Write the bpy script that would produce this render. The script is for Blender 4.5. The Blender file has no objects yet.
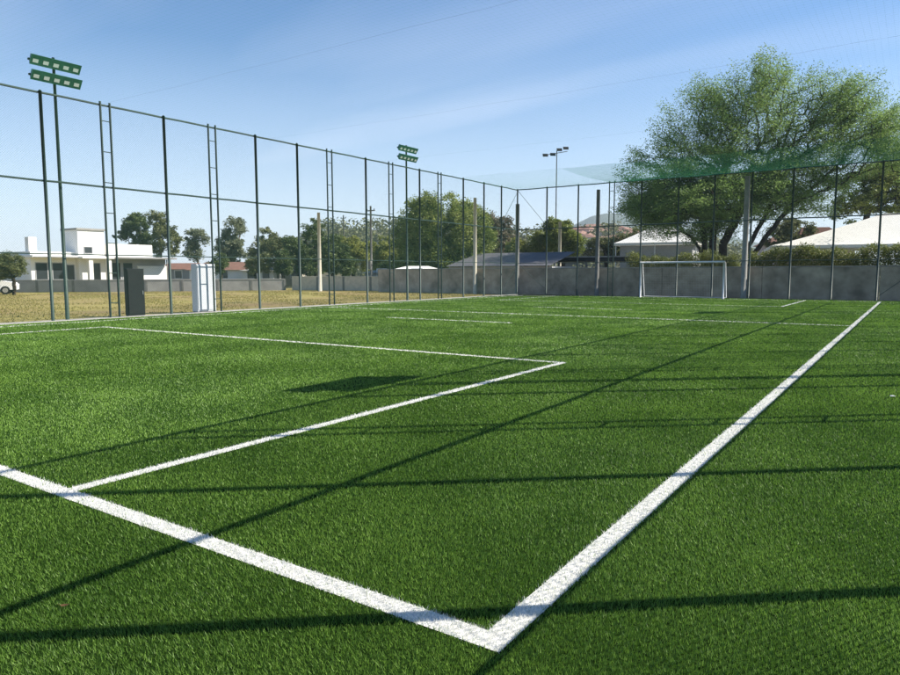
import bpy, math, random
import numpy as np
from mathutils import Vector, Matrix, noise as mnoise
R = math.radians
rng = np.random.default_rng(7)
random.seed(7)
scene = bpy.context.scene

# ------------------------------------------------------------------ camera
F_PX, PITCH, ROLL, YAW = 682.8, 0.09467, -0.0025, 0.59581
CAM = Vector((1.391, -2.448, 1.6))
fwd = Vector((-math.sin(YAW)*math.cos(PITCH), math.cos(YAW)*math.cos(PITCH), -math.sin(PITCH)))
rt0 = Vector((math.cos(YAW), math.sin(YAW), 0)); up0 = rt0.cross(fwd)
rt = rt0*math.cos(ROLL) + up0*math.sin(ROLL); up = up0*math.cos(ROLL) - rt0*math.sin(ROLL)
cam_d = bpy.data.cameras.new('camera'); cam_o = bpy.data.objects.new('camera', cam_d)
scene.collection.objects.link(cam_o)
M = Matrix((rt, up, -fwd)).transposed().to_4x4(); M.translation = CAM
cam_o.matrix_world = M
cam_d.sensor_width = 36; cam_d.lens = F_PX/900*36; cam_d.clip_start = .05; cam_d.clip_end = 9000
scene.camera = cam_o

# ------------------------------------------------------------------ world, sun, exposure
SUN_AZ, SUN_EL = math.atan2(.768, .640), R(40.6)          # azimuth from +Y towards +X
w = bpy.data.worlds.new("World"); scene.world = w; w.use_nodes = True
wt = w.node_tree; wt.nodes.clear()
def N(t, kind, **kw):
    n = t.nodes.new(kind)
    for k, v in kw.items():
        if k.startswith('i_'):
            key = k[2:]; n.inputs[int(key) if key.isdigit() else key.replace('_', ' ')].default_value = v
        else: setattr(n, k, v)
    return n
sky = N(wt, 'ShaderNodeTexSky', sky_type='NISHITA', sun_disc=False, sun_elevation=SUN_EL, sun_rotation=SUN_AZ,
        altitude=300, air_density=1.0, dust_density=.35, ozone_density=2.4)
tc = N(wt, 'ShaderNodeTexCoord')
sep = N(wt, 'ShaderNodeSeparateXYZ'); wt.links.new(tc.outputs['Generated'], sep.inputs[0])
# thin cirrus in bands: direction divided by height, stretched
zc = N(wt, 'ShaderNodeMath', operation='MAXIMUM', i_1=.03); wt.links.new(sep.outputs['Z'], zc.inputs[0])
zz = N(wt, 'ShaderNodeMath', operation='ADD', i_1=.12); wt.links.new(zc.outputs[0], zz.inputs[0])
cmb = N(wt, 'ShaderNodeCombineXYZ')
for k in 'XY':
    d = N(wt, 'ShaderNodeMath', operation='DIVIDE'); wt.links.new(sep.outputs[k], d.inputs[0]); wt.links.new(zz.outputs[0], d.inputs[1])
    wt.links.new(d.outputs[0], cmb.inputs[k])
mp = N(wt, 'ShaderNodeMapping'); mp.inputs['Rotation'].default_value = (0, 0, R(-38)); mp.inputs['Scale'].default_value = (.35, 1.3, 1)
wt.links.new(cmb.outputs[0], mp.inputs[0])
nz = N(wt, 'ShaderNodeTexNoise', i_Scale=1.1, i_Detail=4.0, i_Roughness=.45, i_Distortion=.3); wt.links.new(mp.outputs[0], nz.inputs['Vector'])
cr = N(wt, 'ShaderNodeMapRange', i_1=.38, i_2=.85, i_3=0.0, i_4=.55); wt.links.new(nz.outputs['Fac'], cr.inputs[0])
# cloud cover is thicker low down
lo = N(wt, 'ShaderNodeMapRange', i_1=.50, i_2=.10, i_3=.14, i_4=1.0); wt.links.new(sep.outputs['Z'], lo.inputs[0])
cm = N(wt, 'ShaderNodeMath', operation='MULTIPLY'); wt.links.new(cr.outputs[0], cm.inputs[0]); wt.links.new(lo.outputs[0], cm.inputs[1])
veil = N(wt, 'ShaderNodeMapRange', i_1=.30, i_2=.0, i_3=.03, i_4=.5); wt.links.new(sep.outputs['Z'], veil.inputs[0])
mxf = N(wt, 'ShaderNodeMath', operation='MAXIMUM'); wt.links.new(cm.outputs[0], mxf.inputs[0]); wt.links.new(veil.outputs[0], mxf.inputs[1])
mix = N(wt, 'ShaderNodeMix', data_type='RGBA'); wt.links.new(mxf.outputs[0], mix.inputs['Factor'])
hs = N(wt, 'ShaderNodeHueSaturation', i_Saturation=1.33); wt.links.new(sky.outputs[0], hs.inputs['Color']); wt.links.new(hs.outputs[0], mix.inputs[6]); mix.inputs[7].default_value = (8.4, 8.7, 9.6, 1)
bg = N(wt, 'ShaderNodeBackground', i_Strength=.072); wt.links.new(mix.outputs[2], bg.inputs[0])
wo = N(wt, 'ShaderNodeOutputWorld'); wt.links.new(bg.outputs[0], wo.inputs[0])
sl = bpy.data.lights.new('sun', 'SUN'); so = bpy.data.objects.new('sun', sl); scene.collection.objects.link(so)
sdir = Vector((math.sin(SUN_AZ)*math.cos(SUN_EL), math.cos(SUN_AZ)*math.cos(SUN_EL), math.sin(SUN_EL)))
so.rotation_euler = sdir.to_track_quat('Z', 'Y').to_euler()
so.location = (8, 6, 30)
sl.energy = 5.0; sl.angle = R(.3); sl.color = (1, .94, .82)
vs = scene.view_settings; vs.view_transform = 'Standard'; vs.look = 'None'; vs.exposure = 1.11; vs.gamma = 1
scene.cycles.max_bounces = 6; scene.cycles.transparent_max_bounces = 12; scene.cycles.volume_bounces = 0

# ------------------------------------------------------------------ helpers
def spot(u, depth, z=0.0):
    """world XY of a place seen in direction u, `depth` metres ahead of the camera"""
    p = CAM + (fwd.xy.normalized().to_3d() + rt0*((u-450)/F_PX))*depth
    return Vector((p.x, p.y, z))
def hgt(v, depth): return 1.6 + (272.7-v)/F_PX*depth*1.005
def pm(depth): return F_PX/depth

def mat(name, col, rough=.7, noise=None, col2=None, nscale=5, metal=0, spec=.12, bump=0, bscale=40, trans=None, coords='Object', detail=5, stretch=None):
    m = bpy.data.materials.new(name); m.use_nodes = True; t = m.node_tree
    b = t.nodes['Principled BSDF']; b.inputs['Base Color'].default_value = (*col, 1)
    b.inputs['Roughness'].default_value = rough; b.inputs['Metallic'].default_value = metal
    b.inputs['Specular IOR Level'].default_value = spec
    tcn = N(t, 'ShaderNodeTexCoord'); src = tcn.outputs[coords]
    if stretch:
        mpn = N(t, 'ShaderNodeMapping'); mpn.inputs['Scale'].default_value = stretch; t.links.new(src, mpn.inputs[0]); src = mpn.outputs[0]
    if col2:
        n = N(t, 'ShaderNodeTexNoise', i_Scale=nscale, i_Detail=float(detail), i_Roughness=.6); t.links.new(src, n.inputs['Vector'])
        r = N(t, 'ShaderNodeMapRange', i_1=.32, i_2=.68); t.links.new(n.outputs['Fac'], r.inputs[0])
        x = N(t, 'ShaderNodeMix', data_type='RGBA'); x.inputs[6].default_value = (*col, 1); x.inputs[7].default_value = (*col2, 1)
        t.links.new(r.outputs[0], x.inputs['Factor']); t.links.new(x.outputs[2], b.inputs['Base Color'])
    if bump:
        n2 = N(t, 'ShaderNodeTexNoise', i_Scale=bscale, i_Detail=4.0); t.links.new(src, n2.inputs['Vector'])
        bp = N(t, 'ShaderNodeBump', i_Strength=bump); t.links.new(n2.outputs['Fac'], bp.inputs['Height']); t.links.new(bp.outputs[0], b.inputs['Normal'])
    return m
def leafmat(name, c1, c2, transl=.35, rough=.5, patch=.35, c3=None, gloss=.25):
    """leaf / blade: diffuse with translucency, colour varies per leaf (attribute rnd) and in patches"""
    m = bpy.data.materials.new(name); m.use_nodes = True; t = m.node_tree; t.nodes.clear()
    at = N(t, 'ShaderNodeAttribute', attribute_name='rnd')
    x = N(t, 'ShaderNodeMix', data_type='RGBA'); x.inputs[6].default_value = (*c1, 1); x.inputs[7].default_value = (*c2, 1)
    g = N(t, 'ShaderNodeNewGeometry')
    n = N(t, 'ShaderNodeTexNoise', i_Scale=patch, i_Detail=3.0); t.links.new(g.outputs['Position'], n.inputs['Vector'])
    rr = N(t, 'ShaderNodeMapRange', i_1=.35, i_2=.65, i_3=-.32, i_4=.32); t.links.new(n.outputs['Fac'], rr.inputs[0])
    a = N(t, 'ShaderNodeMath', operation='ADD', use_clamp=True); t.links.new(at.outputs['Fac'], a.inputs[0]); t.links.new(rr.outputs[0], a.inputs[1])
    t.links.new(a.outputs[0], x.inputs['Factor'])
    p = N(t, 'ShaderNodeBsdfPrincipled', i_Roughness=rough); p.inputs['Specular IOR Level'].default_value = gloss
    t.links.new(x.outputs[2], p.inputs['Base Color'])
    tr = N(t, 'ShaderNodeBsdfTranslucent'); t.links.new(x.outputs[2], tr.inputs[0])
    ms = N(t, 'ShaderNodeMixShader', i_0=transl); t.links.new(p.outputs[0], ms.inputs[1]); t.links.new(tr.outputs[0], ms.inputs[2])
    o = N(t, 'ShaderNodeOutputMaterial'); t.links.new(ms.outputs[0], o.inputs[0])
    return m

class MB:
    def __init__(s): s.v = []; s.f = []; s.smooth = False
    def box(s, x0, x1, y0, y1, z0, z1, bev=0):
        i = len(s.v)
        if bev <= 0:
            s.v += [(x, y, z) for z in (z0, z1) for x, y in ((x0, y0), (x1, y0), (x1, y1), (x0, y1))]
            s.f += [(i+3, i+2, i+1, i), (i+4, i+5, i+6, i+7)] + [(i+k, i+(k+1) % 4, i+4+(k+1) % 4, i+4+k) for k in range(4)]
        else:
            b = bev
            ring = [(x0+b, y0), (x1-b, y0), (x1, y0+b), (x1, y1-b), (x1-b, y1), (x0+b, y1), (x0, y1-b), (x0, y0+b)]
            inn = [(x0+b, y0+b), (x1-b, y0+b), (x1-b, y0+b), (x1-b, y1-b), (x1-b, y1-b), (x0+b, y1-b), (x0+b, y1-b), (x0+b, y0+b)]
            s.v += [(x, y, z0) for x, y in ring] + [(x, y, z1-b) for x, y in ring] + [(x, y, z1) for x, y in inn]
            for L in (0, 8):
                s.f += [(i+L+k, i+L+(k+1) % 8, i+L+8+(k+1) % 8, i+L+8+k) for k in range(8)]
            s.f += [tuple(i+k for k in range(7, -1, -1)), (i+16, i+17, i+19, i+21)]
        return s
    def tube(s, pts, rad, n=8, cap=True):
        pts = [Vector(p) for p in pts]
        if not isinstance(rad, (list, tuple)): rad = [rad]*len(pts)
        base = len(s.v)
        for k, p in enumerate(pts):
            d = (pts[min(k+1, len(pts)-1)] - pts[max(k-1, 0)]).normalized()
            a = Vector((0, 0, 1)) if abs(d.z) < .9 else Vector((1, 0, 0))
            x = d.cross(a).normalized(); y = d.cross(x)
            for j in range(n):
                t = 2*math.pi*(j+.5)/n
                s.v.append(tuple(p + (x*math.cos(t) + y*math.sin(t))*rad[k]))
        for k in range(len(pts)-1):
            for j in range(n):
                a, b = base+k*n+j, base+k*n+(j+1) % n
                s.f.append((a, b, b+n, a+n))
        if cap:
            s.f.append(tuple(base+j for j in range(n))); s.f.append(tuple(base+(len(pts)-1)*n+j for j in range(n-1, -1, -1)))
        return s
    def poly(s, pts):
        i = len(s.v); s.v += [tuple(p) for p in pts]; s.f.append(tuple(range(i, i+len(pts)))); return s
    def prism(s, pts, vec):
        """closed outline extruded along vec"""
        n = len(pts); i = len(s.v); vec = Vector(vec)
        s.v += [tuple(p) for p in pts] + [tuple(Vector(p)+vec) for p in pts]
        s.f += [tuple(range(i+n-1, i-1, -1)), tuple(range(i+n, i+2*n))] + [(i+k, i+(k+1) % n, i+n+(k+1) % n, i+n+k) for k in range(n)]
        return s
    def mesh(s, name, m, smooth=False):
        me = bpy.data.meshes.new(name); me.from_pydata(s.v, [], s.f); me.materials.append(m)
        if smooth or s.smooth: me.polygons.foreach_set('use_smooth', [True]*len(me.polygons))
        me.update(); return me
    def build(s, name, m, parent=None, loc=None, smooth=False):
        return obj(name, s.mesh(name, m, smooth), parent, loc)
def obj(name, me, parent=None, loc=None, rz=0):
    o = bpy.data.objects.new(name, me); scene.collection.objects.link(o)
    if loc is not None: o.location = loc
    if rz: o.rotation_euler.z = rz
    if parent: o.parent = parent
    return o
def tag(o, label=None, cat=None, group=None, kind=None):
    for k, v in (('label', label), ('category', cat), ('group', group), ('kind', kind)):
        if v: o[k] = v
    return o
def empty(name, loc, label, cat, group=None, rz=0):
    return tag(obj(name, None, None, loc, rz), label, cat, group)

def soup(name, V, m, nper, parent=None, rnd=None, loc=None):
    """V: (n, nper, 3) array of separate polygons"""
    n = len(V); me = bpy.data.meshes.new(name)
    me.vertices.add(n*nper); me.vertices.foreach_set('co', V.reshape(-1).astype(np.float32))
    me.loops.add(n*nper); me.loops.foreach_set('vertex_index', np.arange(n*nper, dtype=np.int32))
    me.polygons.add(n); me.polygons.foreach_set('loop_start', np.arange(0, n*nper, nper, dtype=np.int32))
    a = me.attributes.new('rnd', 'FLOAT', 'FACE')
    a.data.foreach_set('value', (rng.random(n) if rnd is None else rnd).astype(np.float32))
    me.materials.append(m); me.update(calc_edges=True)
    return obj(name, me, parent, loc)

# ------------------------------------------------------------------ materials
G_STEEL = mat('green_painted_steel', (.022, .046, .040), .5, col2=(.035, .062, .05), nscale=9, spec=.3)
G_NET = mat('green_net_cord', (.03, .10, .065), .7)
G_NET2 = mat('green_roof_net_cord', (.02, .23, .085), .7)
G_LAMP = mat('green_lamp_housing', (.045, .17, .10), .4, col2=(.03, .12, .07), nscale=6, spec=.5)
LENS = mat('lamp_glass', (.75, .80, .72), .15, spec=.8)
WHITE_ST = mat('white_painted_steel', (.72, .73, .74), .4, col2=(.6, .61, .62), nscale=12, spec=.5)
CONC = mat('concrete', (.34, .33, .31), .9, col2=(.24, .235, .22), nscale=2.2, bump=.3, bscale=30)
CONC_PALE = mat('pale_concrete', (.55, .50, .40), .9, col2=(.42, .39, .32), nscale=3, bump=.2)
CONC_GREY = mat('weathered_concrete', (.22, .215, .205), .9, col2=(.13, .128, .12), nscale=2.5, bump=.3)
WHITE_W = mat('white_wall_paint', (.80, .79, .76), .85, col2=(.70, .69, .66), nscale=.6, bump=.1)
GREY_W = mat('grey_wall_paint', (.36, .36, .37), .85, col2=(.30, .30, .31), nscale=.7, bump=.1)
DARK_GL = mat('dark_window_glass', (.03, .035, .04), .12, spec=.7)
TERRA = mat('terracotta_roof', (.22, .12, .095), .85, col2=(.16, .09, .07), nscale=3)
CANVAS = mat('white_canvas', (.88, .86, .82), .8, col2=(.82, .80, .76), nscale=1.2)
_t = CANVAS.node_tree; _tr = N(_t, 'ShaderNodeBsdfTranslucent'); _tr.inputs[0].default_value = (.84, .80, .72, 1)
_m = N(_t, 'ShaderNodeMixShader', i_0=.18); _t.links.new(_t.nodes['Principled BSDF'].outputs[0], _m.inputs[1]); _t.links.new(_tr.outputs[0], _m.inputs[2])
_t.links.new(_m.outputs[0], _t.nodes['Material Output'].inputs[0])
BLACK = mat('black_enamel', (.010, .012, .015), .55, col2=(.016, .018, .02), nscale=4, spec=.22)
RUBBER = mat('rubber', (.015, .015, .015), .8)
BARK = mat('bark', (.055, .045, .035), .95, col2=(.025, .02, .016), nscale=3, bump=.5, bscale=14)
BARK_P = mat('pale_bark', (.20, .17, .13), .95, col2=(.10, .085, .07), nscale=3, bump=.5, bscale=14)
METAL_ROOF = mat('bluish_metal_roof', (.115, .115, .13), .8, col2=(.085, .085, .095), nscale=1, spec=.2)

# ------------------------------------------------------------------ ground
def sheet(name, pts, z, m, kind='structure', label=None, thick=0):
    b = MB()
    if thick: b.prism([(x, y, z-thick) for x, y in pts], (0, 0, thick))
    else: b.poly([(x, y, z) for x, y in pts])
    return tag(b.build(name, m), label, kind=kind)
EARTH = mat('far_ground', (.15, .14, .075), .95, col2=(.09, .10, .05), nscale=.02, detail=8, bump=.3, bscale=2)
sheet('ground', [(-6000, -6000), (6000, -6000), (6000, 6000), (-6000, 6000)], -.05, EARTH)
DRY = mat('dry_field', (.27, .24, .075), .95, col2=(.22, .155, .08), nscale=.16, detail=12, bump=.5, bscale=9)
sheet('dry_field', [(-110, -20), (-23.2, -20), (-23.2, 43.5), (-34, 43.5), (-37.5, 50), (-60, 50), (-110, 20)], -.03, DRY)
YARD = mat('yard_earth', (.16, .14, .10), .95, col2=(.09, .10, .05), nscale=.5, detail=8)
TURF_BASE = mat('turf_base', (.010, .024, .005), .95, col2=(.02, .045, .007), nscale=90, spec=.02, bump=.8, bscale=200, coords='Object')
sheet('artificial_turf_base', [(-22.2, -6), (2.6, -6), (2.6, 41.55), (-22.2, 41.55)], 0.0, TURF_BASE)
tag(MB().box(-22.5, -22.2, -6, 41.55, -.10, .035, .012).build('kerb', CONC), kind='structure')
PATH = mat('path_concrete', (.36, .34, .29), .95, col2=(.27, .25, .20), nscale=1.2, bump=.3)
sheet('path', [(-23.6, -6), (-22.5, -6), (-22.5, 43), (-23.6, 43)], -.018, PATH)
sheet('wall_shade_strip', [(-22.2, 41.55), (2.6, 41.55), (2.6, 42.52), (-22.2, 42.52)], -.012, mat('soil_painted_shade', (.035, .035, .022), .95, col2=(.02, .028, .012), nscale=3, bump=.5))  # bare ground coloured near black to paint in the far wall's shadow
sheet('yard', [(2.6, -20), (30, -20), (30, 42.2), (2.6, 42.2)], -.02, YARD)

# ------------------------------------------------------------------ painted/tufted markings and turf blades
LW = .13
RECTS = [  # name, label, rectangles
 ('sideline', 'broad white tufted sideline running from the near corner to the far goal end', [(-.11, .02, -.065, 40.2)]),
 ('goal_line', 'white near goal line meeting the sideline in the corner at the bottom', [(-21.3, -.11, -.065, .065)]),
 ('side_line', 'thin white sideline just inside the tall left fence', [(-21.3, -21.2, .065, 40.2)]),
 ('penalty_area_line', 'white outline of the near penalty area', [(-3.76, -3.64, .065, 8.55), (-18.66, -3.64, 8.55, 8.66), (-18.66, -18.55, .065, 8.55)]),
 ('halfway_line', 'white halfway line across the pitch', [(-21.2, -.11, 20.75, 20.86)]),
 ('short_line', 'short white line before the halfway line', [(-14.2, -9.1, 16.48, 16.59)]),
 ('short_line', 'short white line beyond the halfway line', [(-13.2, -8.5, 25.9, 26.0)]),
 ('penalty_area_line', 'white outline of the far penalty area in front of the goal', [(-3.64, -3.52, 32.0, 40.15), (-18.6, -3.52, 31.9, 32.0), (-18.6, -18.5, 32.0, 40.15)]),
 ('goal_line', 'white far goal line under the goal', [(-21.2, -.11, 40.15, 40.26)]),
]
BLADE = leafmat('turf_blade', (.062, .150, .013), (.225, .385, .06), transl=.36, patch=.7, gloss=.5, rough=.55)
BLADE_W = leafmat('white_turf_blade', (.86, .85, .80), (.76, .75, .70), transl=.25, patch=.8, gloss=.3)
LINE_BASE = mat('white_line_base', (.70, .69, .65), .9, col2=(.56, .55, .51), nscale=40)
fx, fy = -math.sin(YAW), math.cos(YAW)
def blades(n_target):
    """root positions: density falls with distance d ahead, over the whole field of view and a margin"""
    P = []; W = []
    d0, d1 = 1.3, 46.
    # pdf over d ~ width(d)*dens(d)
    ds = np.linspace(d0, d1, 3000); wid = 1.45*ds + 3.2
    dens = np.minimum(16500., 26000*(np.maximum(ds, 2.2)/2.2)**-1.5)
    pdf = wid*dens; tot = pdf.sum()*(ds[1]-ds[0]); cdf = np.cumsum(pdf)/pdf.sum()
    n = int(tot); d = np.interp(rng.random(n), cdf, ds)
    s = (rng.random(n)-.5)*(1.45*d+3.2)
    x = CAM.x + fx*d + rt0.x*s; y = CAM.y + fy*d + rt0.y*s
    ok = (x > -22.19) & (x < 2.5) & (y > -5.5) & (y < 41.5)
    return x[ok], y[ok], d[ok]
bx, by, bd = blades(0)
nb = len(bx)
wdt = .0027*(np.maximum(bd, 2.2)/2.2)**.92*(.7+.6*rng.random(nb))
hh = (.0155+.0085*rng.random(nb))*(1+.014*bd)
ang = rng.random(nb)*2*np.pi
# leaning: random plus a gentle grain that swirls slowly across the mat
ga = np.sin(bx*.9+1.3*np.sin(by*.5))*1.5 + np.sin(by*.7)*1.1
lean = hh*(.1+.65*rng.random(nb)); la = rng.random(nb)*2*np.pi
lx = np.cos(la)*lean + np.cos(ga)*hh*.15; ly = np.sin(la)*lean + np.sin(ga)*hh*.15
V = np.zeros((nb, 3, 3), np.float32)
cx_, sx_ = np.cos(ang)*wdt/2, np.sin(ang)*wdt/2
V[:, 0, 0] = bx-cx_; V[:, 0, 1] = by-sx_; V[:, 1, 0] = bx+cx_; V[:, 1, 1] = by+sx_
V[:, 0, 2] = V[:, 1, 2] = .001
V[:, 2, 0] = bx+lx; V[:, 2, 1] = by+ly; V[:, 2, 2] = hh
inw = np.zeros(nb, bool)
for name, label, rects in RECTS:
    b = MB(); m = np.zeros(nb, bool)
    for k, (x0, x1, y0, y1) in enumerate(rects):
        b.poly([(x0, y0, .004), (x1, y0, .004), (x1, y1, .004), (x0, y1, .004)])
        j = .006
        m |= (bx > x0+rng.normal(0, j, nb)) & (bx < x1+rng.normal(0, j, nb)) & (by > y0+rng.normal(0, j, nb)) & (by < y1+rng.normal(0, j, nb))
    m &= ~inw; m &= rng.random(nb) > .05; inw |= m
    o = tag(b.build(name, LINE_BASE), label, kind='structure')
    if m.any():
        VV = V[m]
        tb = soup('white_tufts', VV, BLADE_W, 3, o); tag(tb, kind='stuff')
tag(soup('artificial_grass', V[~inw], BLADE, 3), 'short green artificial grass blades covering the pitch', 'grass', kind='stuff')
print('blades', nb, inw.sum())
# dry tufts beyond the left fence
def tufts(name, label, n, region, h, wd, m):
    x0, x1, y0, y1 = region
    x = x0+(x1-x0)*rng.random(n)**.6 if False else x0+(x1-x0)*rng.random(n); y = y0+(y1-y0)*rng.random(n)
    cl = np.sin(x*.8+np.sin(y*.6)*2)+np.sin(y*.9+x*.3) + rng.normal(0, .8, n); ok = cl > -.3; x = x[ok]; y = y[ok]; n = len(x)
    V = np.zeros((n, 3, 3)); a = rng.random(n)*6.28; ww = wd*(.5+rng.random(n))
    V[:, 0, 0] = x-np.cos(a)*ww; V[:, 0, 1] = y-np.sin(a)*ww; V[:, 1, 0] = x+np.cos(a)*ww; V[:, 1, 1] = y+np.sin(a)*ww
    V[:, :2, 2] = -.03; hh = h*(.4+.9*rng.random(n)); V[:, 2, 0] = x+rng.normal(0, h*.4, n); V[:, 2, 1] = y+rng.normal(0, h*.4, n); V[:, 2, 2] = hh
    return tag(soup(name, V, m, 3), label, 'grass', kind='stuff')
DRYBL = leafmat('dry_blade', (.29, .255, .085), (.27, .24, .08), transl=.5, patch=.25)
tufts('dry_grass', 'straw coloured dry grass on the field beyond the left fence', 90000, (-66, -23.7, 2, 46), .035, .02, DRYBL)

# ------------------------------------------------------------------ fences
FH, FM, FL = 7.5, 4.65, 2.27
def net_mesh(name, L, H, pitch, t, m):
    """diagonal cords in the plane x = 0..L, z = 0..H; each cord is a three sided prism"""
    V = []
    for sgn in (1, -1):
        c = -H if sgn > 0 else 0.0
        while c < (L if sgn > 0 else L+H):
            # line x = c + sgn*z
            zs = sorted(((0-c)/sgn, (L-c)/sgn)); za, zb = max(0, zs[0]), min(H, zs[1])
            if zb-za > .02: V.append((c+sgn*za, za, c+sgn*zb, zb))
            c += pitch*1.4142
    A = np.array(V); n = len(A)
    d = A[:, 2:]-A[:, :2]; d /= np.linalg.norm(d, axis=1)[:, None]; px, pz = -d[:, 1], d[:, 0]
    off = [(t/2, -t*.29), (-t/2, -t*.29), (0, t*.58)]
    ends = []
    for e in (0, 2):
        ends.append([np.stack([A[:, e]+px*a, np.full(n, q), A[:, e+1]+pz*a], 1) for a, q in off])
    Q = []
    for k in range(3):
        k2 = (k+1) % 3; Q.append(np.stack([ends[0][k], ends[0][k2], ends[1][k2], ends[1][k]], 1))
    return np.concatenate(Q)
post_me = None
def make_post_mesh(h):
    b = MB(); b.tube([(0, 0, -.05), (0, 0, h)], .052, 10); b.tube([(0, 0, h), (0, 0, h+.03)], [.05, .02], 10); b.box(-.09, .09, -.09, .09, -.03, .012); return b.mesh('post', G_STEEL, True)
POST = make_post_mesh(FH)
b = MB()
for s in (-.17, .17): b.tube([(s, 0, -.05), (s, 0, FH+.06)], .038, 8)
b.box(-.27, .27, -.09, .09, -.03, .012)
LATT = b.mesh('lattice_post', G_STEEL)
RUNG = MB().tube([(-.14, 0, 0), (.14, 0, 0)], .016, 6).mesh('rung', G_STEEL)
RAIL_R = .026
def fence(label, origin, rz, L, posts, lattices, braces=(), cord=.0024):
    """local x runs along the fence"""
    r = empty('mesh_fence', origin, label, 'fence', 'tall green mesh fences round the pitch', rz)
    for x in posts: obj('post', POST, r, (x, 0, 0))
    for x in lattices:
        lp = obj('lattice_post', LATT, r, (x, 0, 0))
        for k in range(7): obj('rung', RUNG, lp, (0, 0, .55+k*1.06))
    for z, rr in ((FH-.03, .036), (FM, .034), (FL, .019)):
        # rails in lengths between posts, sagging a hair
        xs = [L*k/60 for k in range(61)]
        MB().tube([(x, .05, z-.018*abs(math.sin(x*math.pi/2.3))) for x in xs], rr, 6).build('rail', G_STEEL, r)
    soup('net', net_mesh('net', L, FH-.05, .055, cord, G_NET), G_NET, 4, r)['kind'] = 'stuff'
    for a, c in braces: MB().tube([(a[0], -.05, a[1]), (c[0], -.05, c[1])], .014, 6).build('brace', G_STEEL, r)
    return r
# left fence runs along +Y
LY0 = -4.0
Lp = [-1.8, 2.4, 4.7, 8.95, 13.36, 17.7, 20.1, 24.85, 29.5, 34.1, 36.6, 38.9]
Ll = [.3, 6.7, 11.1, 15.5, 22.2, 26.9, 31.5]
fence('tall green mesh fence on thin posts down the left side of the pitch', (-22.35, LY0, 0), R(90), 41.2-LY0,
      [y-LY0 for y in Lp], [y-LY0 for y in Ll], [((45.2, 7.4), (42.9, 5.0)), ((45.2, 2.1), (42.9, .4))])
Rp = [-2.7, -.4, 2.11, 4.74, 9.6, 14.9, 17.0, 22.0, 24.4, 28.9, 33.6, 36.0, 38.6]
Rl = [7.08, 12.1, 19.6, 26.7, 31.3]
Rp.append(10.7)
fence('tall green mesh fence close along the right sideline', (2.1, LY0, 0), R(90), 41.2-LY0, [y-LY0 for y in Rp], [y-LY0 for y in Rl], cord=.0050)
FX = [-22.35, -20.03, -17.69, -15.33, -13.34, -11.0, -8.86, -6.75, -4.57, -2.44, -.28, 2.1]
fence('tall green mesh fence across the far end behind the goal', (-22.35, 41.2, 0), 0, 24.45,
      [x+22.35 for x in FX if abs(x+15.33) > .1], [22.35-15.33], [((.05, 7.4), (2.2, 5.0)), ((.3, 2.1), (2.2, .5)), ((24.3, 2.1), (22.2, .3)), ((24.3, 7.4), (22.2, 5.0))])

# ------------------------------------------------------------------ roof net over the pitch
rn = empty('roof_net', (-10.1, 18.6, FH), 'green net stretched flat over the whole pitch from fence top to fence top', 'net')
def sag(x, y):
    return -.07*np.abs(np.sin((y+4)*math.pi/7.53)) - .05*np.sin((x+22.35)*math.pi/24.45) - 0.02*np.sin(x*1.7+y*.6)
def cords(xs, ys, along, t, z0):
    """polyline cords: along 'x' at each y of ys, or 'y' at each x"""
    Q = []
    for c in (ys if along == 'x' else xs):
        if along == 'x': px = xs; P = np.stack([px, np.full(len(px), c), z0+sag(px, c)], 1); q = np.array([[0, t/2, -t*.29], [0, -t/2, -t*.29], [0, 0, t*.58]])
        else: py = ys; P = np.stack([np.full(len(py), c), py, z0+sag(c, py)], 1); q = np.array([[t/2, 0, -t*.29], [-t/2, 0, -t*.29], [0, 0, t*.58]])
        for k in range(3):
            k2 = (k+1) % 3
            Q.append(np.stack([P[:-1]+q[k], P[:-1]+q[k2], P[1:]+q[k2], P[1:]+q[k]], 1))
    return np.concatenate(Q)
X0, X1, Y0, Y1 = -22.35, 2.1, -4.0, 41.2
fine = .16
Q = [cords(np.linspace(X0, X1, 9), np.arange(Y0, Y1, fine), 'x', .0010, FH), cords(np.arange(X0, X1, fine), np.linspace(Y0, Y1, 49), 'y', .0010, FH)]
o = soup('net', np.concatenate(Q)-np.array([-10.1, 18.6, FH]), G_NET2, 4, rn); o['kind'] = 'stuff'
# the last strip lies double, gathered along the far fence
Q = []
for xa, xb, th in ((X0, -15.4, .0013), (-15.4, X1, .0038)):
    Q += [cords(np.linspace(xa, xb, 15), np.arange(33.65, Y1, .09), 'x', th, FH-.02), cords(np.arange(xa, xb, .12), np.linspace(33.65, Y1, 12), 'y', th, FH-.02)]
o = soup('gathered_net', np.concatenate(Q)-np.array([-10.1, 18.6, FH]), G_NET2, 4, rn); o['kind'] = 'stuff'
for y in (3.53, 11.06, 18.59, 26.12, 33.65):
    xs = np.linspace(X0, X1, 12)
    MB().tube([(x+10.1, y-18.6, sag(x, y)-.01) for x in xs], .0014, 4).build('cable', G_STEEL, rn)

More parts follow.
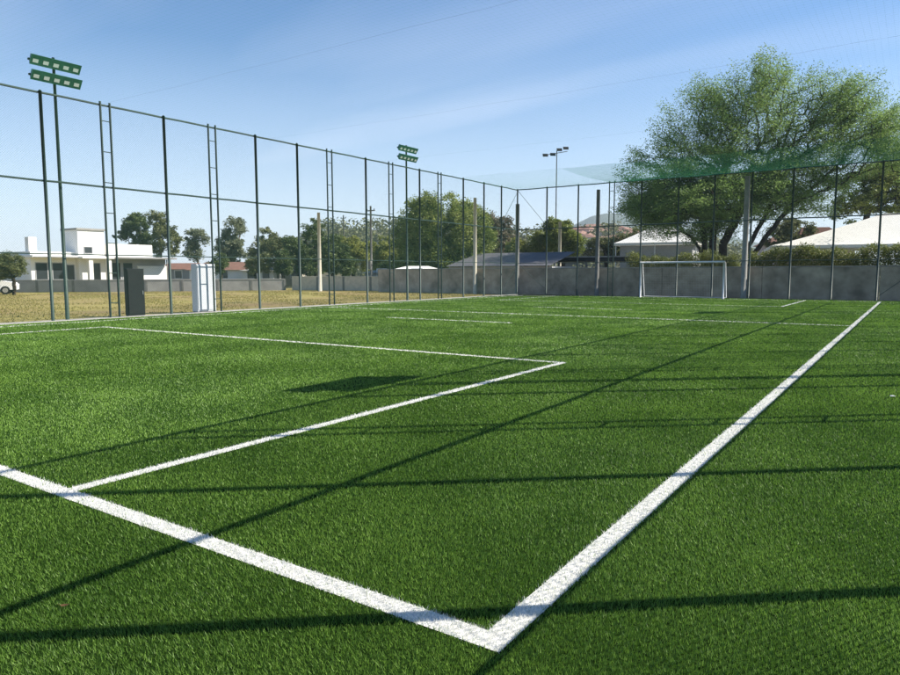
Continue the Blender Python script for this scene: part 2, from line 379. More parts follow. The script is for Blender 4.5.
# ------------------------------------------------------------------ floodlight towers on the fences
def floodlight(label, loc, face):
    """two rows of square lamps on a slim pole, facing local +x"""
    r = empty('floodlight_tower', loc, label, 'floodlight', 'green floodlight towers beside the pitch', face)
    MB().tube([(0, 0, -.05), (0, 0, 4), (0, 0, 8.72)], [.065, .055, .045], 12).build('pole', G_STEEL, r, smooth=True)
    MB().box(-.13, .13, -.13, .13, -.03, .015).build('base_plate', G_STEEL, r)
    for z in (8.02, 8.50):
        MB().box(-.03, .03, -.80, .80, z-.03, z+.03, .006).build('crossbar', G_STEEL, r)
        for k in range(5):
            y = -.64+.32*k
            hb = MB(); c = math.cos(R(35)); s_ = math.sin(R(35))
            # housing: tapered box tipped downwards
            def tp(x, yy, zz): return (x*c+zz*s_+.10, y+yy, z-x*s_+zz*c+.02)
            fr = [tp(.10, a, b_) for a, b_ in ((-.158, -.17), (.158, -.17), (.158, .17), (-.158, .17))]
            bk = [tp(-.10, a, b_) for a, b_ in ((-.10, -.11), (.10, -.11), (.10, .11), (-.10, .11))]
            i = 0; hb.v += fr+bk
            hb.f += [(0, 1, 2, 3), (7, 6, 5, 4)] + [(k2, 4+k2, 4+(k2+1) % 4, (k2+1) % 4) for k2 in range(4)]
            lamp = hb.build('lamp', G_LAMP, r)
            lb = MB(); lb.poly([tp(.104, a, b_) for a, b_ in ((-.085, -.09), (.085, -.09), (.085, .03), (-.085, .03))])
            lb.build('glass', LENS, lamp)
    return r
floodlight('nearer green floodlight tower on the left, top left of the picture', (-22.6, 9.55, 0), 0)
floodlight('farther green floodlight tower on the left, before the round green tree', (-22.6, 28.6, 0), 0)
floodlight('green floodlight tower on the right fence nearest the near corner', (2.32, 11.05, 0), R(180))
floodlight('green floodlight tower on the right fence beyond the halfway line', (2.32, 31.6, 0), R(180))

# ------------------------------------------------------------------ goal
g = empty('football_goal', (-10.45, 40.2, 0), 'white football goal at the far end of the pitch', 'goal')
for s in (-1, 1):
    MB().tube([(s*2.5, 0, 0), (s*2.5, 0, 2.24)], .055, 12).build('goal_post', WHITE_ST, g, smooth=True)
    MB().tube([(s*2.5, 0, 2.2), (s*2.5, .35, 2.15), (s*2.5, .8, .06), (s*2.5, .02, .05)], .022, 8).build('side_stay', WHITE_ST, g, smooth=True)
MB().tube([(-2.55, 0, 2.2), (2.55, 0, 2.2)], .055, 12).build('crossbar', WHITE_ST, g, smooth=True)
MB().tube([(-2.5, .8, .06), (2.5, .8, .06)], .022, 8).build('ground_bar', WHITE_ST, g, smooth=True)
nv = MB(); k = 0
for k in range(33):
    x = -2.5+5*k/32; nv.tube([(x, .05, 2.2), (x, .35, 2.13), (x, .8, .06)], .0016, 3, False)
for k in range(15):
    t = k/14; y = .35+.45*t; z = 2.13-2.07*t; nv.tube([(-2.5, y, z), (2.5, y, z)], .0016, 3, False)
nv.build('goal_net', mat('white_cord', (.6, .6, .6), .8), g)['kind'] = 'stuff'

# ------------------------------------------------------------------ cabinets outside the left fence
def cabinet(name, label, y0, y1, h, body, dark, dp):
    r = empty(name, (-23.0, (y0+y1)/2, -.018), label, 'cabinet')
    w2 = (y1-y0)/2
    MB().box(.22-dp, .22, -w2, w2, .06, h, .012).build('body', body, r)
    MB().box(.24-dp, .20, -w2+.02, w2-.02, 0, .06).build('plinth', CONC_GREY, r)
    d = MB().box(.222, .240, -w2+.03, w2-.03, .12, h-.05, .004).build('door', body, r)
    MB().box(.241, .265, w2-.11, w2-.08, h*.5-.07, h*.5+.07, .004).build('handle', dark, d)
    return r
WCAB = mat('white_enamel', (.60, .62, .66), .4, col2=(.55, .57, .61), nscale=2, spec=.4)
CHROME = mat('handle_metal', (.5, .5, .5), .35, metal=.8)
cabinet('black_cabinet', 'tall black metal cabinet standing behind the left fence', 11.86, 12.55, 1.8, BLACK, CHROME, .20)
cabinet('white_cabinet', 'tall white metal cabinet standing behind the left fence', 14.85, 15.75, 2.0, WCAB, CHROME, .36)

# ------------------------------------------------------------------ walls
def wall_run(name, label, pts, h, t, m, pier=None, cat='wall', panel=None, cop=None):
    """pts: polyline of (x, y); faces are panels between piers, with a coping"""
    r = empty(name, (pts[0][0], pts[0][1], 0), label, cat)
    ox, oy = pts[0]
    for (x0, y0), (x1, y1) in zip(pts, pts[1:]):
        L = math.hypot(x1-x0, y1-y0); a = math.atan2(y1-y0, x1-x0)
        n = max(1, round(L/(panel or L)))
        for k in range(n):
            s = L*k/n; e = L*(k+1)/n
            pb = MB().box(s+.012, e-.012, -t/2, t/2, -.06, h).build('wall_panel', m, r, (x0-ox, y0-oy, 0)); pb.rotation_euler.z = a
            if pier:
                q = MB().box(s-.10, s+.10, -t/2-.035, t/2+.035, -.06, h+.03, .01).build('pier', pier, r, (x0-ox, y0-oy, 0)); q.rotation_euler.z = a
        q = MB().box(-.02, L+.02, -t/2-.03, t/2+.03, h+.002, h+.07, .01).build('coping', cop or m, r, (x0-ox, y0-oy, 0)); q.rotation_euler.z = a
    return r
WALLM = mat('grey_block_wall', (.50, .42, .34), .95, col2=(.20, .165, .135), nscale=.9, detail=8, bump=.5, bscale=12)
WALLC = mat('wall_coping', (.34, .32, .30), .9, col2=(.22, .21, .20), nscale=2)
wall_run('block_wall', 'weathered grey concrete wall behind the far fence', [(24, 42.6), (-36.5, 42.6)], 1.86, .16, WALLM, None, panel=5.8, cop=WALLC)
wall_run('boundary_wall', 'pale cream low wall at the end of the dry field', [(-36.7, 45.6), (-47.5, 43.0)], 1.22, .15, CONC_PALE, CONC_GREY, panel=2.8)
GW = mat('low_grey_wall', (.36, .35, .33), .95, col2=(.26, .25, .24), nscale=.9, detail=8)
wall_run('boundary_wall', 'low grey wall between the dry field and the white buildings', [(-47.9, 42.4), (-57.2, 30.6), (-72, 19.5)], 1.0, .15, GW, CONC_GREY, panel=3.0)

# ------------------------------------------------------------------ poles
def cpole(name, label, loc, h, r0, r1, m, arms=True, cat='pole', box=None):
    r = empty(name, loc, label, cat)
    MB().tube([(0, 0, -.1), (0, 0, h)], [r0, r1], 10).build('shaft', m, r, smooth=True)
    if arms:
        MB().box(-.5, .5, -.05, .05, h-.45, h-.36, .01).build('crossarm', CONC_GREY, r)
        for x in (-.42, .42): MB().tube([(x, 0, h-.36), (x, 0, h-.28), (x, 0, h-.22)], [.03, .045, .02], 8).build('insulator', BLACK, r)
    if box: MB().box(-.25, .25, -.42, -.1, box, box+.75, .03).build('meter_box', CONC_GREY, r)
    return r
def on_y(u, Y):
    d = fwd.xy.normalized().to_3d() + rt0*((u-450)/F_PX); t = (Y-CAM.y)/d.y; return (CAM.x+d.x*t, Y, 0)
cpole('concrete_pole', 'cream concrete pole in front of the big round tree', on_y(475, 42.2), 7.25, .15, .12, CONC_PALE, False)
cpole('concrete_pole', 'grey concrete pole between the fence corner and the goal', on_y(596.5, 41.95), 7.15, .15, .12, CONC_GREY, False)
cpole('concrete_pole', 'pale grey concrete pole just right of the goal', on_y(743, 41.95), 7.3, .17, .15, CONC, False)
cpole('concrete_pole', 'dark grey pole behind the corner of the fences', on_y(517, 42.0), 6.55, .15, .14, CONC_GREY, False)
cpole('concrete_pole', 'cream concrete pole among the trees beyond the dry field', spot(320.5, 61), 6.9, .17, .13, CONC_PALE, False)
cpole('utility_pole', 'thin grey utility pole with a box low down beyond the dry field', spot(372, 62.5), 7.6, .11, .08, CONC_GREY, True, box=1.9)
cpole('concrete_pole', 'short cream pole before the dark round trees', spot(559, 74), 7.0, .2, .16, CONC_PALE, False)
cpole('utility_pole', 'thin far pole left of the cream pole', spot(345, 95), 9.5, .1, .08, CONC_GREY, True)
# far mast with four lamps
mloc = spot(555, 92); r = empty('floodlight_mast', mloc, 'thin tall mast with four dark floodlights far behind the corner', 'floodlight', rz=YAW)
MB().tube([(0, 0, -.1), (0, 0, 17.6)], [.11, .06], 8).build('mast', CONC_GREY, r, smooth=True)
MB().tube([(-1.6, 0, 17.0), (1.4, 0, 17.5)], .045, 6).build('crossbar', CONC_GREY, r)
for x, z in ((-1.5, 16.9), (-.5, 17.0), (.35, 17.6), (1.2, 17.8)):
    q = MB().prism([(x-.34, -.2, z-.12), (x+.34, -.2, z-.12), (x+.34, .05, z+.3), (x-.34, .05, z+.3)], (0, .25, .05)).build('lamp', BLACK, r)

# ------------------------------------------------------------------ trees
LEAF_BIG = leafmat('fine_leaves', (.11, .185, .042), (.26, .37, .11), transl=.48, patch=.25, gloss=.2)
LEAF_DK = leafmat('dark_leaves', (.048, .075, .025), (.13, .17, .055), transl=.3, patch=.3)
LEAF_OL = leafmat('olive_leaves', (.085, .105, .040), (.21, .22, .09), transl=.3, patch=.3)
LEAF_YG = leafmat('yellow_green_leaves', (.15, .18, .035), (.33, .34, .09), transl=.45, patch=.35)
LEAF_MD = leafmat('mid_green_leaves', (.10, .15, .030), (.31, .34, .09), transl=.4, patch=.35)
LEAF_GY = leafmat('grey_green_leaves', (.12, .14, .085), (.25, .27, .16), transl=.3, patch=.35)
LEAF_BR = leafmat('brownish_leaves', (.12, .10, .06), (.20, .16, .10), transl=.25, patch=.2)
def leaves(centres, per, sp, size, asp=.42, droop=0., flat=1.0, jitter=None):
    """little pointed leaf quads scattered about each centre"""
    n = len(centres)*per; C = np.repeat(centres, per, 0)
    spr = np.repeat(sp*(.6+.8*rng.random(len(centres))), per)
    d = rng.normal(0, 1, (n, 3)); d /= np.linalg.norm(d, axis=1)[:, None]; rr = rng.random(n)**.55
    P = C + d*(spr*rr)[:, None]*np.array([1, 1, flat])
    if jitter is not None: P += np.repeat(jitter, per, 0)*(rng.random(n)-.3)[:, None]
    a = rng.normal(0, 1, (n, 3)); a /= np.linalg.norm(a, axis=1)[:, None]
    a[:, 2] = a[:, 2]*.6-droop; a /= np.linalg.norm(a, axis=1)[:, None]
    t = rng.normal(0, 1, (n, 3)); b_ = np.cross(a, t); b_ /= np.linalg.norm(b_, axis=1)[:, None]
    L = (size*(.6+.8*rng.random(n)))[:, None]
    return np.stack([P-a*L/2, P+b_*L*asp/2, P+a*L/2, P-b_*L*asp/2], 1)
def tree(name, label, base, blobs, stems, ntips, per, sp, size, leafm, barkm=BARK, r0=.03, gap=.0, gscale=3., group=None, cat='tree', flat=.8, spray=0., droop=0., asp=.45, shell=.5, hollow=None):
    """blobs: (x, y, z, rx, ry, rz) about the base. stems: list of polylines from the base up. Limbs grow to the tips."""
    r = empty(name, base, label, cat, group)
    B = np.array(blobs, float); vol = B[:, 3]*B[:, 4]*B[:, 5]; tips = []; seedv = Vector(rng.random(3)*100)
    while len(tips) < ntips:
        k = rng.choice(len(B), p=vol**.75/(vol**.75).sum()); d = rng.normal(0, 1, 3); d /= np.linalg.norm(d)
        p = B[k, :3] + d*B[k, 3:]*rng.random()**(shell*.66)
        if p[2] < .4: continue
        if gap and mnoise.noise(Vector(p)/gscale+seedv) < gap-.38+.15*rng.random(): continue
        tips.append(p)
    tips = np.array(tips)
    nodes = []; par = []
    for st in stems:
        prev = -1
        for q in range(len(st)-1):
            a, c = np.array(st[q], float), np.array(st[q+1], float); m = 5
            for k in range(0 if q == 0 else 1, m+1):
                p = a+(c-a)*k/m + (rng.normal(0, .05, 3) if 0 < k < m else 0)
                nodes.append(p); par.append(prev); prev = len(nodes)-1
    root = np.mean([s[-1] for s in stems], 0)
    trunkn = len(nodes)
    order = np.argsort(np.linalg.norm(tips-root, axis=1)); ends = []
    low = min(s[-1][2] for s in stems)*.55
    for i in order:
        A = np.array(nodes); t = tips[i]
        dd = np.linalg.norm(A-t, axis=1) + np.maximum(0, A[:, 2]-t[2])*1.2 + (A[:, 2] < low)*6.0
        j = int(np.argmin(dd)); L = np.linalg.norm(t-A[j]); m = 2 if L < 2 else 3; prev = j
        bend = rng.normal(0, .07*L, 3); bend[2] += .09*L
        for k in range(1, m+1):
            f = k/m; nodes.append(A[j]+(t-A[j])*f + bend*math.sin(f*math.pi)); par.append(prev); prev = len(nodes)-1
        ends.append(prev)
    cnt = np.zeros(len(nodes))
    for e in ends: cnt[e] += 1
    for k in range(len(nodes)-1, -1, -1):
        if par[k] >= 0: cnt[par[k]] += cnt[k]
    rad = r0*np.maximum(cnt, .4)**.44
    tb = lb = MB()
    for k in range(len(nodes)):
        p = par[k]
        if p < 0: continue
        b = tb if k < trunkn else lb
        ra = rad[p] if (p < trunkn) == (k < trunkn) else min(rad[p], rad[k]*1.25)
        b.tube([nodes[p], nodes[k]], [ra, rad[k]], 8 if rad[k] > .08 else (5 if rad[k] > .03 else 3), False)
    tr = tb.build('trunk', barkm, r, smooth=True)
    D = tips-root; D /= (np.linalg.norm(D, axis=1)[:, None]+1e-6)
    C = tips; jit = None
    if spray: D[:, 2] += .35; jit = D*spray
    Q = leaves(C, per, sp, size, asp, droop, flat, jit)
    soup('crown', Q, leafm, 4, r)
    return r
def blob_px(base, depth, L):
    """blobs given as (u, v, ru, rv, ry metres, dy) at a depth, relative to base"""
    out = []
    for u, v, ru, rv, ry, dy in L:
        p = spot(u, depth+dy); k = pm(depth)
        out.append((p.x-base.x, p.y-base.y, hgt(v, depth+dy), ru/k, ry, rv/k))
    return out
# the great airy tree behind the right half of the wall
DB = 62; base = spot(728, DB)
bl = blob_px(base, DB, [(672, 172, 50, 38, 5, 0), (660, 215, 36, 24, 5, -2), (690, 200, 50, 26, 5, -2), (655, 190, 30, 22, 4, -1), (745, 200, 40, 24, 4, -2), (662, 205, 38, 30, 5, 1), (690, 216, 42, 20, 5, 0), (648, 212, 22, 18, 4, 0), (730, 180, 60, 40, 5, 0), (795, 200, 38, 20, 4, 0), (680, 205, 50, 24, 5, 1), (650, 200, 26, 22, 4, 0), (708, 232, 26, 14, 4, 1), (820, 185, 36, 18, 4, 1), (770, 190, 40, 22, 5, 0), (655, 222, 24, 14, 4, 1), (840, 110, 34, 24, 4, 0), (710, 110, 30, 24, 4, 0), (865, 130, 30, 22, 4, 0), (890, 165, 24, 26, 4, 0), (698, 140, 46, 42, 4.5, 0), (752, 106, 38, 34, 4.5, 0), (745, 150, 62, 48, 5.5, 0), (760, 90, 20, 22, 3, 0), (800, 112, 42, 30, 4.5, 0),
    (828, 140, 50, 36, 5, 0), (868, 152, 34, 26, 4, 0), (800, 170, 60, 26, 5, 0), (700, 210, 46, 32, 5, 0), (742, 205, 40, 34, 4, 2)])
k = pm(DB)
def st(*uv): return [((u-728)/k*rt0.x, (u-728)/k*rt0.y, hgt(v, DB)-0.0) for u, v in uv]
stems = [st((704, 290), (702, 240), (696, 205), (684, 170)), st((711, 290), (711, 235), (716, 195), (725, 150), (742, 112)), st((719, 290), (721, 245), (736, 215), (746, 180)), st((742, 290), (752, 255), (775, 222), (806, 192), (835, 165)),
         st((738, 290), (745, 250), (768, 205), (775, 160), (785, 120)), st((706, 290), (698, 250), (672, 222), (655, 205))]
tree('spreading_tree', 'large airy spreading tree with dark crooked stems behind the wall', base, bl, stems, 3300, 105, .85, .15, LEAF_BIG, BARK, r0=.0155, gap=.13, gscale=1.6, flat=.55, spray=1.3, droop=.1, shell=.8)

def simple_tree(name, label, u, depth, crown, leafm, ntips, per, sp, size, barkm=BARK, group=None, r0=.022, gap=.1, stemh=.45, **kw):
    """crown: list of (u, v, ru, rv) in the view at that depth"""
    base = spot(u, depth); bl = blob_px(base, depth, [(a, b, c, d, max(c, d)*.8/pm(depth), 0) for a, b, c, d in crown])
    top = max(b[2] for b in bl)*.75; q = bl[0]
    stems = [[(0, 0, 0), (rng.normal(0, .1), 0, top*stemh), (q[0]*.4, q[1]*.4, top)]]
    return tree(name, label, base, bl, stems, ntips, per, sp, size, leafm, barkm, r0=r0, gap=gap, gscale=1.7, group=group, **kw)
BG = 'trees beyond the dry field'
simple_tree('round_tree', 'big dense round green tree left of the fence corner', 440, 66, [(438, 232, 45, 38), (420, 238, 28, 32), (430, 268, 44, 14), (465, 262, 22, 14), (468, 238, 26, 34), (440, 258, 44, 20), (425, 212, 16, 16)], LEAF_MD, 1000, 110, .62, .2, gap=.0, flat=.9)
simple_tree('small_tree', 'small round dark olive tree at the left edge by the parked car', 15, 52, [(12, 264, 19, 12), (2, 266, 14, 12)], LEAF_OL, 190, 100, .28, .12, r0=.012, group=BG, gap=0)
simple_tree('gum_tree', 'dark loose tree behind the white building, left of a pair', 137, 100, [(138, 226, 14, 12), (127, 236, 10, 6), (145, 242, 14, 10)], LEAF_DK, 130, 80, .55, .3, BARK_P, BG, gap=.15)
simple_tree('gum_tree', 'grey green tree behind the right end of the white building', 164, 98, [(160, 222, 12, 11), (170, 238, 12, 18), (158, 250, 10, 8)], LEAF_OL, 130, 80, .55, .3, BARK_P, BG, gap=.15)
simple_tree('gum_tree', 'small pale loose tree just above the white cabinet', 200, 95, [(199, 240, 12, 12), (196, 252, 10, 8)], LEAF_GY, 80, 70, .5, .28, BARK_P, BG, gap=.15)
simple_tree('gum_tree', 'tall pale grey green tree right of the white cabinet', 236, 92, [(236, 232, 12, 15), (232, 248, 16, 14), (242, 252, 10, 10)], LEAF_GY, 190, 80, .5, .28, BARK_P, BG, gap=.15)
simple_tree('broad_tree', 'broad dark olive tree above the tiled house', 270, 88, [(270, 240, 13, 13), (278, 250, 18, 12), (262, 256, 12, 14)], LEAF_OL, 200, 90, .5, .27, BARK, BG, gap=.15)
simple_tree('broad_tree', 'dark tree right of the tiled house with a ragged low crown', 300, 84, [(298, 252, 16, 14), (306, 264, 14, 14), (290, 244, 10, 6)], LEAF_DK, 170, 90, .5, .27, BARK, BG, gap=.15)
simple_tree('conifer', 'narrow dark tree beside the cream pole', 316, 80, [(315, 234, 7, 17), (315, 258, 9, 20)], LEAF_DK, 120, 90, .4, .22, BARK, BG, gap=.15)
simple_tree('broad_tree', 'dark green bushy tree right of the cream pole', 334, 76, [(334, 254, 12, 20), (345, 266, 12, 12)], LEAF_DK, 160, 90, .45, .24, BARK, BG)
simple_tree('broad_tree', 'yellow green tree between the two far poles', 356, 86, [(356, 254, 18, 18), (346, 250, 12, 12)], LEAF_YG, 180, 90, .5, .27, BARK, BG)
simple_tree('broad_tree', 'bright yellow green tree left of the big round tree', 388, 82, [(384, 256, 16, 20), (398, 262, 12, 16)], LEAF_YG, 200, 90, .5, .27, BARK, BG)
simple_tree('broad_tree', 'low dark tree under the bright yellow green tree', 392, 70, [(390, 270, 14, 10), (402, 274, 10, 9)], LEAF_DK, 120, 80, .4, .2, BARK, BG)
simple_tree('broad_tree', 'small dark bushy tree before the terracotta roof, just right of the white cabinet', 222, 78, [(221, 262, 9, 10), (214, 267, 6, 7)], LEAF_DK, 80, 80, .4, .2, BARK, BG)
simple_tree('broad_tree', 'small olive bushy tree before the right end of the terracotta roof', 256, 78, [(256, 265, 9, 8), (266, 262, 8, 9)], LEAF_OL, 80, 80, .4, .2, BARK, BG)
simple_tree('broad_tree', 'dark low tree filling the gap left of the narrow dark tree', 284, 78, [(284, 262, 12, 12)], LEAF_DK, 100, 80, .4, .2, BARK, BG)
simple_tree('broad_tree', 'dull brown green tree right behind the big round tree', 500, 96, [(500, 240, 20, 22), (488, 228, 12, 14)], LEAF_BR, 200, 90, .6, .3, BARK, 'trees behind the far wall')
simple_tree('broad_tree', 'yellow green tree behind the fence corner', 528, 84, [(522, 252, 18, 13), (540, 246, 14, 13)], LEAF_YG, 200, 90, .5, .26, BARK, 'trees behind the far wall')
simple_tree('broad_tree', 'dark topped round tree behind the short cream pole', 562, 82, [(560, 238, 17, 18), (552, 228, 10, 9), (572, 246, 12, 12)], LEAF_MD, 220, 90, .5, .26, BARK, 'trees behind the far wall')
simple_tree('broad_tree', 'grey green tree left of the small white pavilion roof', 606, 90, [(600, 250, 20, 11), (618, 248, 16, 13), (640, 240, 16, 12)], LEAF_OL, 220, 80, .5, .28, BARK, 'trees behind the far wall')
simple_tree('dense_tree', 'dense dark tree above the big white tent at the right edge', 862, 74, [(862, 198, 30, 26), (892, 200, 28, 30), (845, 212, 18, 16), (915, 190, 26, 30), (880, 180, 24, 18)], LEAF_MD, 480, 100, .6, .22, BARK, 'trees behind the far wall')
simple_tree('broad_tree', 'low dark tree between the spreading tree and the brown roofed house', 800, 78, [(792, 232, 16, 14), (775, 238, 14, 12)], LEAF_OL, 150, 90, .5, .24, BARK, 'trees behind the far wall')

# hedge above the wall
LEAF_HG = leafmat('hedge_leaves', (.085, .11, .028), (.21, .23, .06), transl=.35, patch=.6)
def hedge(name, label, x0, x1, y, h, d, leafm, n, size=.11):
    r = empty(name, ((x0+x1)/2, y, 0), label, 'hedge')
    c = MB()
    L = x1-x0; k = int(L/.35)
    for i in range(k):
        x = -L/2+L*(i+.5)/k; c.tube([(x, 0, 0), (x+random.uniform(-.1, .1), random.uniform(-.1, .1), h*.8)], [.02, .008], 4, False)
    c.build('stems', BARK, r)['kind'] = 'stuff'
    P = np.stack([(rng.random(n)-.5)*L, (rng.random(n)-.5)*d, rng.random(n)**.7*h], 1)
    P[:, 2] *= .93+.05*np.sin(P[:, 0]*1.3)+.04*np.sin(P[:, 0]*3.7+1)
    soup('foliage', leaves(P, 9, .22, size, .5), leafm, 4, r)['kind'] = 'stuff'
hedge('hedge', 'yellow green hedge above the wall in front of the big white tent', -7.3, 5.5, 44.6, 3.2, 1.2, LEAF_HG, 7000)
hedge('hedge', 'yellow green hedge above the wall behind the goal', -15.6, -8.2, 45.4, 2.95, 1.0, LEAF_HG, 3400)

# ------------------------------------------------------------------ buildings
def at_spot(name, label, u, depth, rz=0, cat='building', group=None): return empty(name, spot(u, depth), label, cat, group, rz)
def window(parent, x, y0, y1, z0, z1, face='x', sgn=1, m=DARK_GL, fr=WHITE_W):
    """window on a wall whose plane is local x (or y) = x"""
    t = .05
    f = MB()
    def bx_(a0, a1, b0, b1, c0, c1, bb):
        bb.box(a0, a1, b0, b1, c0, c1) if face == 'x' else bb.box(b0, b1, a0, a1, c0, c1)
    lo_, hi_ = (x+.003, x+t) if sgn > 0 else (x-t, x-.003)
    for (b0, b1, c0, c1) in ((y0, y1, z0, z0+.08), (y0, y1, z1-.08, z1), (y0, y0+.08, z0+.08, z1-.08), (y1-.08, y1, z0+.08, z1-.08)): bx_(lo_, hi_, b0, b1, c0, c1, f)
    w_ = f.build('window_frame', fr, parent)
    p = MB(); bx_(*( (x+.003, x+.02) if sgn > 0 else (x-.02, x-.003)), y0+.081, y1-.081, z0+.081, z1-.081, p); p.build('pane', m, w_)
    return w_
# white building group: walls lie along the pitch axes, seen from their sunlit +x side
XB = -75.0
r = empty('white_building', (XB, 42, 0), 'low white flat roofed building with a square tower beyond the dry field', 'building')
def vol(name, y0, y1, x0, x1, z0, z1, m, par=r): return MB().box(x0, x1, y0-42, y1-42, z0, z1, .0).build(name, m, par)
vol('tower', 37.3, 40.3, -3.2, .0, -.1, 6.4, WHITE_W)
vol('tower_cap', 37.15, 40.45, -3.35, .15, 6.403, 6.6, CONC)
vol('low_wing', 32.6, 37.28, -7, -.6, -.1, 3.95, WHITE_W)
vol('roof_slab', 32.3, 37.27, -7.2, .5, 3.3, 3.55, WHITE_W)
vol('chimney', 33.0, 33.8, -2.5, -1.7, 3.953, 5.5, WHITE_W)
vol('main_hall', 40.31, 48.2, -8, -.5, -.1, 3.5, GREY_W)
vol('parapet', 40.7, 46.3, -6, -.2, 3.503, 5.0, WHITE_W)
vol('canopy', 40.0, 48.6, -.49, 1.3, 3.3, 3.5, GREY_W)
vol('white_panel', 44.4, 48.2, -.48, -.3, .6, 2.5, WHITE_W)
for y in (37.8, 39.9): vol('pillar', y, y+.45, .75, 1.2, -.05, 3.25, WHITE_W)
vol('porch_slab', 37.0, 40.6, .02, 1.4, 3.26, 3.45, WHITE_W)
for y0, y1, z0, z1 in ((33.0, 34.3, .9, 2.8), (34.7, 35.9, .9, 2.8), (36.2, 37.1, .2, 2.6)): window(r, -.6, y0-42, y1-42, z0, z1, m=DARK_GL, fr=GREY_W)
for y0, y1, z0, z1 in ((38.3, 39.7, .3, 2.8), (37.9, 38.9, 3.8, 4.6)): window(r, 0, y0-42, y1-42, z0, z1, fr=GREY_W)
for y0, y1, z0, z1 in ((41.0, 42.4, .8, 2.9), (42.6, 43.9, .8, 2.9), (42.9, 43.3, 1.9, 2.6)): 
    if y0 != 42.9: window(r, -.5, y0-42, y1-42, z0, z1, fr=GREY_W)
for y0, y1 in ((32.4, 37.0), (40.6, 48.5)): vol('gutter', y0, y1, .52 if y1 < 40 else 1.303, .62 if y1 < 40 else 1.40, 3.28, 3.40, CONC_GREY)
for y in (36.0, 48.3): vol('downpipe', y, y+.1, -.48 if y > 40 else -.58, -.36 if y > 40 else -.46, -.05, 3.27, CONC_GREY)

def house(name, label, u, depth, wdt, dep, hw, roofh, wallm, roofm, rz=0, group=None, wins=3, over=.4):
    r = at_spot(name, label, u, depth, rz, 'house', group)
    MB().box(-wdt/2, wdt/2, -dep/2, dep/2, -.1, hw).build('wall', wallm, r)
    b = MB(); W, D_ = wdt/2+over, dep/2+over; g2 = min(D_, W)*.0
    z = hw+.002
    A = [(-W, -D_, z), (W, -D_, z), (W, D_, z), (-W, D_, z)]; E1, E2 = (-W+D_*.6, 0, z+roofh), (W-D_*.6, 0, z+roofh)
    b.v = A+[E1, E2]; b.f = [(3, 2, 1, 0), (0, 1, 5, 4), (2, 3, 4, 5), (1, 2, 5), (3, 0, 4)]
    b.build('roof', roofm, r)
    for k in range(wins):
        x = -wdt/2+wdt*(k+.5)/wins; window(r, -dep/2, x-.5, x+.5, .9, 2.0, face='y', sgn=-1)
    MB().box(wdt/2+.003, wdt/2+.05, -.5, .4, -.05, 2.05).build('door', CONC_GREY, r)
    return r
HZ = 'houses beyond the dry field'
house('tiled_house', 'low house with a terracotta roof under the pale tree', 232, 86, 8.5, 5, 2.0, 1.0, WHITE_W, TERRA, YAW, HZ)
house('tiled_house', 'small white house right of the terracotta roofed one', 264, 84, 3.6, 4, 1.9, .4, WHITE_W, CONC, YAW, HZ, 2)
house('tiled_house', 'pale house partly hidden behind the dark ragged tree', 291, 88, 4.0, 4, 2.6, .7, CONC_PALE, CONC, YAW, HZ, 2)
house('tiled_house', 'low house with brownish roof right behind the white cabinet', 186, 88, 6.0, 4, 2.1, .8, GREY_W, TERRA, YAW, HZ)
house('grey_shed', 'small grey shed right of the utility pole', 384, 66, 3.2, 3, 1.6, .25, GREY_W, CONC, YAW, HZ, 1)
house('grey_shed', 'pale shed at the foot of the big round tree', 418, 62, 3.4, 3, 1.9, .3, CONC, WHITE_W, YAW, HZ, 1)
# long metal roofed shed behind the wall left of the goal
def shed(name, label, u, depth, wdt, dep, h0, h1, rz):
    r = at_spot(name, label, u, depth, rz, 'building')
    MB().box(-wdt/2, wdt/2, -dep/2, dep/2, -.1, h0).build('wall', GREY_W, r)
    n = int(wdt/.9)
    for k in range(n):
        x0, x1 = -wdt/2+wdt*k/n, -wdt/2+wdt*(k+1)/n
        MB().prism([(x0+.01, -dep/2-.5, h0+.01), (x1-.01, -dep/2-.5, h0+.01), (x1-.01, dep/2, h1), (x0+.01, dep/2, h1)], (0, 0, .05)).build('roof_panel', METAL_ROOF, r)
    return r
shed('metal_roofed_shed', 'long low shed with a bluish metal roof behind the wall', 512, 60, 9.6, 5.5, 2.1, 3.35, R(4))
r = at_spot('flat_shelter', 'open shelter with a thin black flat roof behind the wall', 592, 62, R(4), 'shelter')
MB().box(-4.2, 4.2, -2, 2, 2.55, 2.9, .03).build('roof', BLACK, r)
MB().box(-4.25, 4.25, -2.05, 2.05, 2.903, 3.0).build('roof_sheet', CONC, r)
for x in (-3.9, 0, 3.9):
    for y in (-1.8, 1.8): MB().box(x-.08, x+.08, y-.08, y+.08, -.05, 2.545).build('post', CONC_GREY, r)
